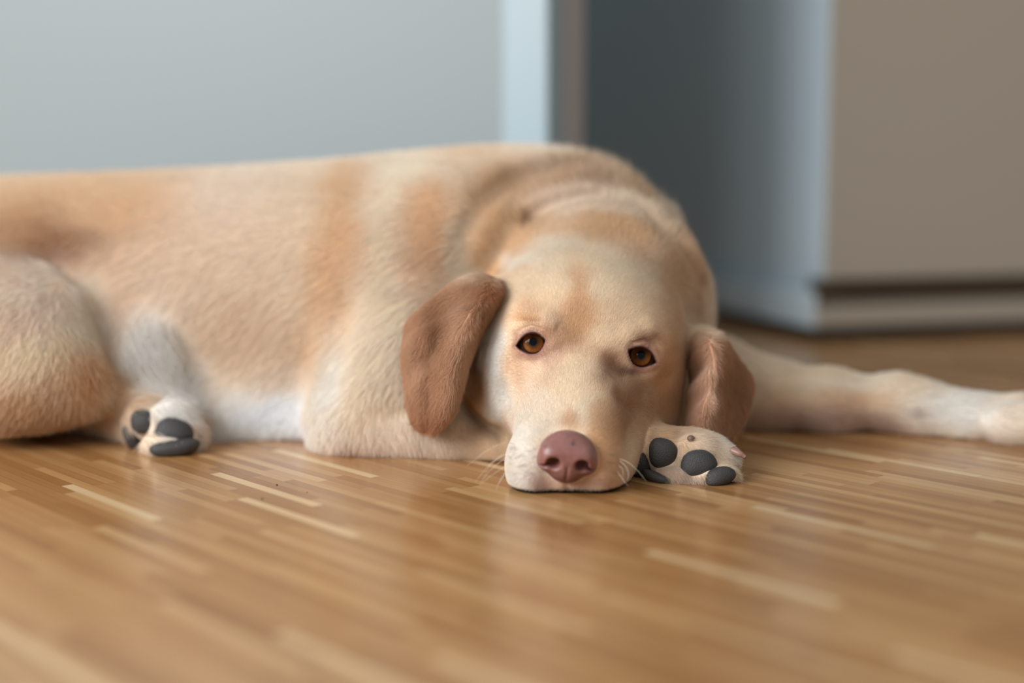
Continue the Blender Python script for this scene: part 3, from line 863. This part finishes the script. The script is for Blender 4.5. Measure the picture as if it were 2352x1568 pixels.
# ------------------------------------------------------------------ nose
nose = Field()
NC = P(1304, 1040, 0.9085)
NR = np.array((Matrix.Rotation(math.radians(5.5), 3, 'Y') @ Matrix.Rotation(math.radians(12), 3, 'X')).to_3x3())  # local y towards... -y is the front
def Nd(x, y, z): return NC + NR @ np.array([x, y, z])
nose.ell(NC, (0.0182, 0.0150, 0.0150), 0.004, NR)
nose.ell(Nd(0.0, -0.002, -0.0095), (0.0110, 0.0120, 0.0092), 0.008, NR)
for s_ in (-1, 1):
    nose.ell(Nd(0.0105 * s_, -0.0065, 0.0005), (0.0080, 0.0085, 0.0085), 0.005, NR)
    nose.ell(Nd(0.0140 * s_, -0.0015, -0.0060), (0.0052, 0.0085, 0.0050), 0.005, NR)
    nose.ell(Nd(0.0092 * s_, -0.0140, -0.0022), (0.0044, 0.0100, 0.0041), 0.0024, NR, 's')
    Rs = NR @ np.array(Matrix.Rotation(0.45 * s_, 3, 'Y').to_3x3())
    nose.ell(Nd(0.0142 * s_, -0.0130, -0.0052), (0.0058, 0.0070, 0.0010), 0.0016, Rs, 's')
nose.groove([Nd(0, -0.0152, -0.001), Nd(0, -0.0150, -0.006), Nd(0, -0.0140, -0.012), Nd(0, -0.012, -0.0185)], 0.0011, 0.0011)
V, org = nose.grid(NC - 0.026, NC + 0.026, 0.00065)
nv, nf_ = surface_nets(V, org, 0.00065)
nv = project_on(nose, nv, 2)
ncol = np.tile(s2l((140, 94, 86)), (len(nv), 1))
_q = (nv - NC) @ NR
ncol *= (1 + (vnoise(nv, 400, 2) - 0.5) * 0.25)[:, None]
_t = np.clip((-_q[:, 2] - 0.004) / 0.010, 0, 1)[:, None]; ncol = ncol * (1 - _t * .55) + s2l((74, 46, 42)) * _t * .55  # shade on the lower nose painted into the skin colour
for px, py, r in ((1316, 1019, 0.0013), (1317, 1011, 0.0006), (1253, 1025, 0.0008)):
    h_ = trace([(px, py)], nose)[0]
    wg = np.exp(-(((nv - h_) ** 2).sum(1) / r ** 2))[:, None] * 0.9
    ncol = ncol * (1 - wg) + s2l((48, 40, 40)) * wg
m_nose = mat('moist_nose_skin', rough=0.42, attr='coat', coat=0.25, coat_rough=0.25, spec=0.5, bump=('voronoi', 900, 0.25, 0.0004))
nose_o = link_mesh('nose', nv, nf_, m_nose, dog, cols=ncol)
nose_o['label'] = 'pinkish brown nose'

# ------------------------------------------------------------------ paw pads and claws
m_pad = mat('black_pad_skin', s2l((62, 60, 59)), 0.55, bump=('voronoi', 1400, 0.5, 0.0006), spec=0.4)
def pad(px, py, rx, rz, Y, turn, dep):
    c, M = Y; k = c[1] / F_PX
    bm = bmesh.new(); bmesh.ops.create_uvsphere(bm, u_segments=36, v_segments=24, radius=1.0)
    ct, st = math.cos(turn), math.sin(turn)
    for v in bm.verts:
        x, y, z = v.co
        f = 1 + 0.05 * math.sin(3 * math.atan2(z, x) + px)
        l = (abs(x) ** 2.3 + abs(y) ** 2.3 + abs(z) ** 2.3) ** (1 / 2.3)
        x, y, z = x / l * rx * k * f, y / l * dep, z / l * rz * k * f
        w3 = c + M @ np.array([x, y, z]); w3[2] = max(w3[2], 0.0004)
        v.co = Vector(w3)
    o = bm_obj('paw_pad', bm, m_pad, dog, True)
    o['label'] = 'black leathery paw pad'
for a in PADS: pad(*a)
def tube(name, pts, r0, r1, m, parent, ns=8, n=14):
    q = catmull(np.array([P(*p) for p in pts]), n)
    V_ = []; tg = np.gradient(q, axis=0); tg /= np.linalg.norm(tg, axis=1, keepdims=True)
    for i in range(n):
        a = np.cross(tg[i], [0.2, 1, 0.1]); a /= np.linalg.norm(a); b = np.cross(tg[i], a)
        r = r0 + (r1 - r0) * i / (n - 1)
        for j in range(ns):
            ph = 2 * PI * j / ns
            V_.append(q[i] + r * (math.cos(ph) * a + math.sin(ph) * b))
    F = [(i * ns + j, i * ns + (j + 1) % ns, (i + 1) * ns + (j + 1) % ns, (i + 1) * ns + j) for i in range(n - 1) for j in range(ns)]
    F = [tuple(f) for f in F] + [tuple(range(ns))[::-1], tuple((n - 1) * ns + j for j in range(ns))]
    return link_mesh(name, V_, F, m, parent)
m_claw = mat('claw_horn', s2l((150, 112, 98)), 0.4)
m_claw_d = mat('dark_claw_horn', s2l((120, 92, 78)), 0.5)
tube('claw', [(1682, 1034, 0.958), (1698, 1041, 0.954), (1707, 1046, 0.953), (1713, 1050, 0.952)], 0.0030, 0.0011, m_claw, dog)
tube('claw', [(1590, 1012, 0.962), (1588, 1008, 0.956), (1585, 1006, 0.953)], 0.0028, 0.0022, m_claw_d, dog, n=6)
tube('claw', [(448, 985, 1.062), (458, 998, 1.056), (462, 1006, 1.054)], 0.0036, 0.0018, m_claw_d, dog)

# ------------------------------------------------------------------ whiskers
m_wh = mat('whisker_hair', s2l((236, 226, 206)), 0.4)
WH = [[(1192, 1022, .925), (1160, 1017, .918), (1120, 1034, .915), (1072, 1070, .918)],
      [(1182, 1036, .916), (1160, 1040, .914), (1125, 1066, .910), (1091, 1107, .912)],
      [(1180, 1040, .914), (1155, 1046, .916), (1130, 1064, .914), (1113, 1088, .914)],
      [(1178, 1048, .912), (1155, 1056, .912), (1122, 1084, .908), (1101, 1112, .908)],
      [(1172, 1060, .910), (1155, 1074, .910), (1125, 1094, .907), (1104, 1112, .906)],
      [(1170, 1072, .908), (1160, 1084, .910), (1150, 1100, .908), (1146, 1112, .908)],
      [(1168, 1080, .906), (1158, 1092, .908), (1144, 1112, .905), (1140, 1126, .905)],
      [(1416, 1052, .915), (1440, 1060, .910), (1466, 1082, .908), (1486, 1108, .908)],
      [(1414, 1066, .914), (1428, 1074, .908), (1431, 1088, .906), (1428, 1102, .906)],
      [(1416, 1080, .912), (1426, 1094, .907), (1436, 1108, .905), (1444, 1116, .905)],
      [(1424, 1058, .912), (1438, 1072, .908), (1444, 1090, .906), (1440, 1104, .905)]]
for wpts in WH: tube('whisker', wpts, 0.00017, 0.00004, m_wh, dog, 5, 16)

# ------------------------------------------------------------------ crumbs on the floor
m_crumb = mat('dark_crumb', s2l((34, 26, 22)), 0.8)
for px, py, r, lab in ((636, 1114, 0.00045, "tiny black crumb on the parquet, middle one of three, closest to the dog's belly"),
                       (706, 1131, 0.00032, "smallest black crumb on the parquet, nearest the dog's folded foreleg"),
                       (602, 1146, 0.0005, "tiny dark crumb on the parquet, leftmost and nearest the camera of the three")):
    rr = ray(px, py); q = np.array([0, 0, H_CAM]) - rr * (H_CAM / rr[2])
    bm = bmesh.new(); bmesh.ops.create_icosphere(bm, subdivisions=2, radius=r)
    for v in bm.verts: v.co *= 1 + 0.3 * math.sin(v.co.x * 4000 + v.co.y * 3000 + px)
    for v in bm.verts: v.co.z *= 0.7; v.co.x *= 1.5
    o = bm_obj('crumb', bm, m_crumb, None, True)
    o.location = (q[0], q[1], r * 0.75)
    o['label'] = lab; o['category'] = 'crumb'; o['group'] = 'crumbs on the floor'

# ------------------------------------------------------------------ fur
if FUR:
    m_fur = bpy.data.materials.new('fur_hair'); m_fur.use_nodes = True
    nt = m_fur.node_tree; b = nt.nodes['Principled BSDF']
    at = nt.nodes.new('ShaderNodeAttribute'); at.attribute_name = 'coat'
    nt.links.new(at.outputs['Color'], b.inputs['Base Color'])
    b.inputs['Roughness'].default_value = 0.6; b.inputs['Specular IOR Level'].default_value = 0.12
    tr = nt.nodes.new('ShaderNodeBsdfTranslucent'); nt.links.new(at.outputs['Color'], tr.inputs['Color'])
    mx = nt.nodes.new('ShaderNodeMixShader'); mx.inputs[0].default_value = 0.45
    nt.links.new(b.outputs[0], mx.inputs[1]); nt.links.new(tr.outputs[0], mx.inputs[2])
    nt.links.new(mx.outputs[0], nt.nodes['Material Output'].inputs['Surface'])
    sc.cycles_curves.shape = 'RIBBONS'
    sc.cycles_curves.subdivisions = 2

    def scatter(V_, F, density):
        a, b_, c = V_[F[:, 0]], V_[F[:, 1]], V_[F[:, 2]]
        ar = 0.5 * np.linalg.norm(np.cross(b_ - a, c - a), axis=1)
        ex = ar * density((a + b_ + c) / 3)
        n = np.floor(ex + rng.random(len(F))).astype(int)
        i = np.repeat(np.arange(len(F)), n)
        r1, r2 = rng.random(len(i)), rng.random(len(i)); s_ = np.sqrt(r1)
        return a[i] * (1 - s_)[:, None] + b_[i] * (s_ * (1 - r2))[:, None] + c[i] * (s_ * r2)[:, None], i

    # comb field: px, py, direction in the picture plane (right, down), depth component, radius px
    COMB = [
        (1303, 950, 0, -1, .6), (1240, 930, -.35, -1, .5), (1370, 930, .4, -1, .5), (1190, 1000, -.9, -.3, .8), (1200, 1080, -.8, .3, .7), (1415, 1010, .9, -.2, .8), (1400, 1080, .8, .5, .6), (1300, 1120, 0, 1, .2),
        (1345, 860, 0, -1, .5), (1290, 830, -.2, -1, .3), (1400, 850, .2, -1, .3), (1215, 850, -.7, .1, .7), (1480, 880, .7, .3, .7), (1260, 740, -.3, -1, .4), (1440, 760, .4, -1, .4),
        (1350, 700, 0, -1, .6), (1240, 660, -.5, -1, .6), (1460, 660, .6, -1, .6), (1370, 560, 0, -1, .8), (1150, 760, -1, .2, .8), (1120, 900, -.8, .8, .8), (1150, 970, -.5, .9, .6), (1540, 780, 1, .3, .8), (1560, 900, .8, .8, .8), (1500, 940, .6, .8, .6),
        (1300, 500, -.3, -1, .9), (1450, 500, .4, -1, .9), (1400, 430, -.2, -1, .9), (1550, 560, .5, -.8, .9), (1620, 680, .5, -.4, .9), (1500, 440, .2, -1, .8),
        (1150, 560, -.8, -.2, .8), (1200, 420, -.9, -.3, .8), (1050, 400, -1, .2, .4), (1050, 560, -.9, .5, .4),
        (900, 420, -1, .3, .3), (900, 600, -.8, .7, .2), (700, 450, -1, .2, .2), (700, 700, -1, .6, .1), (500, 450, -1, .1, .2), (500, 800, -.9, .7, .1), (250, 450, -1, .2, .2), (300, 600, -1, .5, .2), (60, 450, -1, .3, .2),
        (620, 950, -.8, .6, 0), (900, 800, -.6, .9, .1), (800, 950, -.4, 1, .1), (900, 1020, .2, 1, 0), (1100, 1010, .6, .8, 0),
        (100, 650, -.6, .9, 0), (200, 800, -.3, 1, 0), (60, 900, -.4, .9, 0), (330, 800, .3, 1, 0), (420, 930, .4, 1, 0), (310, 920, .8, .3, 0), (420, 960, .8, .5, 0),
        (1530, 990, .9, .1, 0), (1640, 1020, .9, .4, 0), (1560, 1095, .3, 1, -.3), (1560, 1050, .2, 1, -.3),
        (1760, 870, .9, .2, 0), (1950, 930, 1, .1, 0), (2200, 960, 1, .1, 0), (2330, 960, 1, .2, 0), (1800, 960, .8, .5, 0)]
    ca = trace([(c[0], c[1]) for c in COMB], body)
    cd = np.array([(c[2], c[4], -c[3]) for c in COMB], float); cd /= np.linalg.norm(cd, axis=1, keepdims=True)
    ok = ~np.isnan(ca[:, 0]); ca, cd = ca[ok], cd[ok]
    def comb_dir(p, n):
        out = np.empty_like(p)
        for s0 in range(0, len(p), 60000):
            q = p[s0:s0 + 60000]
            d2 = ((q[:, None, :] - ca[None]) ** 2).sum(2)
            wg = 1 / (d2 + 1e-4) ** 2
            out[s0:s0 + 60000] = (wg[:, :, None] * cd[None]).sum(1) / wg.sum(1)[:, None]
        out += (np.stack([vnoise(p, 45, 31), vnoise(p, 45, 32), vnoise(p, 45, 33)], 1) - 0.5) * 0.16
        out -= (out * n).sum(1)[:, None] * n
        return out / (np.linalg.norm(out, axis=1, keepdims=True) + 1e-9)

    def make_fur(name, root, n, d, L, lift, rad, cols, parent, lighten=0.72, sat=1.14, skin=None):
        N = len(root); K = 4
        t = np.array([0, 0.33, 0.67, 1.0])
        jit = rng.normal(0, 1, (N, 3)) * 0.09
        d2 = d + jit; d2 -= (d2 * n).sum(1)[:, None] * n; d2 /= np.linalg.norm(d2, axis=1, keepdims=True)
        bend = rng.normal(0, 1, (N, 3)) * 0.10
        pts = np.empty((N, K, 3), np.float32)
        for i, tt in enumerate(t):
            along = L * tt
            up = L * lift * (tt - 0.42 * tt * tt)
            pts[:, i] = root - n * 0.0003 + d2 * along[:, None] + n * up[:, None] + bend * (L * tt * tt)[:, None]
        if skin is not None:      # keep the hair out of the skin in folds
            for i, clear in ((1, 0.0003), (2, 0.0006), (3, 0.0008)):
                q = pts[:, i].astype(float); dd = skin(q)
                pts[:, i] = q + n * np.clip(clear - dd, 0, 0.006)[:, None]
        z = pts[:, :, 2]; np.maximum(z, 0.0003, out=z)
        hcv = bpy.data.hair_curves.new(name)
        hcv.add_curves([K] * N)
        hcv.attributes['position'].data.foreach_set('vector', pts.ravel())
        r = hcv.attributes.get('radius') or hcv.attributes.new('radius', 'FLOAT', 'POINT')
        rr = (rad[:, None] * np.array([1.0, 0.9, 0.62, 0.12])[None]).astype(np.float32)
        r.data.foreach_set('value', rr.ravel())
        ca_ = hcv.attributes.new('coat', 'FLOAT_COLOR', 'CURVE')
        cc = np.ones((N, 4), np.float32); cl = np.clip(cols, 0, 1) ** np.asarray(lighten)[..., None]; lum = cl.mean(1, keepdims=True)
        cc[:, :3] = np.clip(lum + (cl - lum) * sat, 0.01, 0.97)
        ca_.data.foreach_set('color', cc.ravel())
        hcv.materials.append(m_fur)
        o = bpy.data.objects.new(name, hcv)
        C.objects.link(o); o.parent = parent; o['kind'] = 'stuff'
        print('FUR', name, N)
        return o

    fn = np.cross(bv[bf[:, 1]] - bv[bf[:, 0]], bv[bf[:, 2]] - bv[bf[:, 0]])
    fn /= np.linalg.norm(fn, axis=1, keepdims=True) + 1e-12
    hl = lambda p: (p - HO) @ RHp          # head-frame coordinates, y forward
    def head_w(p):
        q = hl(p)
        return np.clip(1.6 - np.sqrt((q[:, 0] / 0.085) ** 2 + ((q[:, 1] - 0.0) / 0.125) ** 2 + ((q[:, 2] + 0.02) / 0.095) ** 2), 0, 0.6) / 0.6
    fcen = bv[bf].mean(1)
    fh = head_w(fcen)
    paw_w = np.exp(-((((fcen - P(1570, 1045, 0.97)) / 0.05) ** 2).sum(1)) ** 2)
    side = np.where(fn[:, 1] > 0.35, 0.25, 1.0) * np.where(fcen[:, 2] < 0.0015, 0.0, 1.0)
    side *= np.where(fcen[:, 0] < -0.50, 0.35, 1.0)
    dens = (0.75e6 + 4.2e6 * np.maximum(fh, paw_w)) * side * FURSCALE
    root, fi = scatter(bv, bf, lambda c: dens)
    nrm = body.grad(root); nrm /= np.linalg.norm(nrm, axis=1, keepdims=True) + 1e-9
    keep = np.ones(len(root), bool)
    _, bare = special(root, np.zeros((len(root), 3)))
    keep &= rng.random(len(root)) > bare * 1.2
    keep &= nose(root) > 0.0006
    for c, u_, v_, w_, sx, shp in eyes:
        q = root - c; keep &= ~((np.linalg.norm(q, axis=1) < EYE_R + 0.0012) | ((almond(q @ u_, q @ v_, shp) < 0.0006) & (np.linalg.norm(q, axis=1) < 0.018)))
    for px, py, rx, rz, Y, turn, dep in PADS:
        k = Y[0][1] / F_PX; q = (root - Y[0]) @ Y[1]
        keep &= (q[:, 0] / (rx * k)) ** 2 + (q[:, 1] / dep) ** 2 + (q[:, 2] / (rz * k)) ** 2 > 0.95
    root, nrm = root[keep], nrm[keep]
    hw = head_w(root); q = hl(root)
    fore = np.clip(-q[:, 1] / 0.07, 0, 1)
    Lh = 0.0030 + 0.0042 * fore                        # muzzle short, crown longer
    Lb = 0.015 - 0.006 * np.clip((0.06 - root[:, 2]) / 0.06, 0, 1)
    xr = np.clip((root[:, 0] - 0.16) / 0.04, 0, 1); Lb = Lb * (1 - xr) + 0.009 * xr
    L = Lb * (1 - hw) + Lh * hw
    pw = np.exp(-((((root - P(1570, 1045, 0.97)) / 0.05) ** 2).sum(1)) ** 2); L = L * (1 - pw) + 0.0066 * pw
    for c, *_r in eyes:
        dd = np.linalg.norm(root - c, axis=1); L *= np.clip(0.35 + 0.65 * (dd - 0.014) / 0.014, 0.35, 1)
    dn = nose(root); L *= np.clip(0.4 + dn / 0.012, 0.4, 1)
    L = L * (0.75 + 0.5 * rng.random(len(L)))
    lift = 0.13 + 0.10 * rng.random(len(L)) + 0.02 * (1 - hw)
    tuft = np.exp(-(((root - P(1420, 420, 1.22)) / np.array([0.07, 0.10, 0.035])) ** 2).sum(1))
    L = L * (1 + 0.8 * tuft); lift = lift + 0.45 * tuft * rng.random(len(L))
    d = comb_dir(root, nrm)
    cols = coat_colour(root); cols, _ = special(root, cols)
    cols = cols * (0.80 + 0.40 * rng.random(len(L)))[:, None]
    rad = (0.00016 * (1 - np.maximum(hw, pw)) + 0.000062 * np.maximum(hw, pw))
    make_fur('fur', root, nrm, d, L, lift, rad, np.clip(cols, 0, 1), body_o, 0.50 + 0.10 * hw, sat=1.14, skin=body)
    for o, ev_, ef_, left in ears:
        T = np.concatenate([ef_[:, [0, 1, 2]], ef_[:, [0, 2, 3]]])
        en = np.cross(ev_[T[:, 1]] - ev_[T[:, 0]], ev_[T[:, 2]] - ev_[T[:, 0]]); en /= np.linalg.norm(en, axis=1, keepdims=True) + 1e-12
        # outward: away from the sheet's middle
        nn = len(ev_) // 2; mid = (ev_[:nn] + ev_[nn:]) / 2; mid = np.concatenate([mid, mid])
        out = (ev_ - mid)[T].mean(1); sg = np.sign((en * out).sum(1)); sg[sg == 0] = 1; en = en * sg[:, None]
        root, fi = scatter(ev_, T, lambda c: np.full(len(T), 4.2e6 * FURSCALE) * np.where(en[:, 1] > 0.5, 0.3, 1))
        n = en[fi]
        d = np.tile(np.array([-0.25 if left else 0.15, 0.05, -1.0]), (len(root), 1)) + (np.stack([vnoise(root, 120, 41), vnoise(root, 120, 42), vnoise(root, 120, 43)], 1) - 0.5) * 1.1
        d -= (d * n).sum(1)[:, None] * n; d /= np.linalg.norm(d, axis=1, keepdims=True) + 1e-9
        L = 0.0065 * (0.7 + 0.6 * rng.random(len(root)))
        cols = ear_colour(root, left) * (0.85 + 0.3 * rng.random(len(L)))[:, None]
        make_fur('ear_fur', root, n, d, L, 0.25 + 0.2 * rng.random(len(L)), np.full(len(L), 0.00008), np.clip(cols, 0, 1), o, 0.65, 1.1)
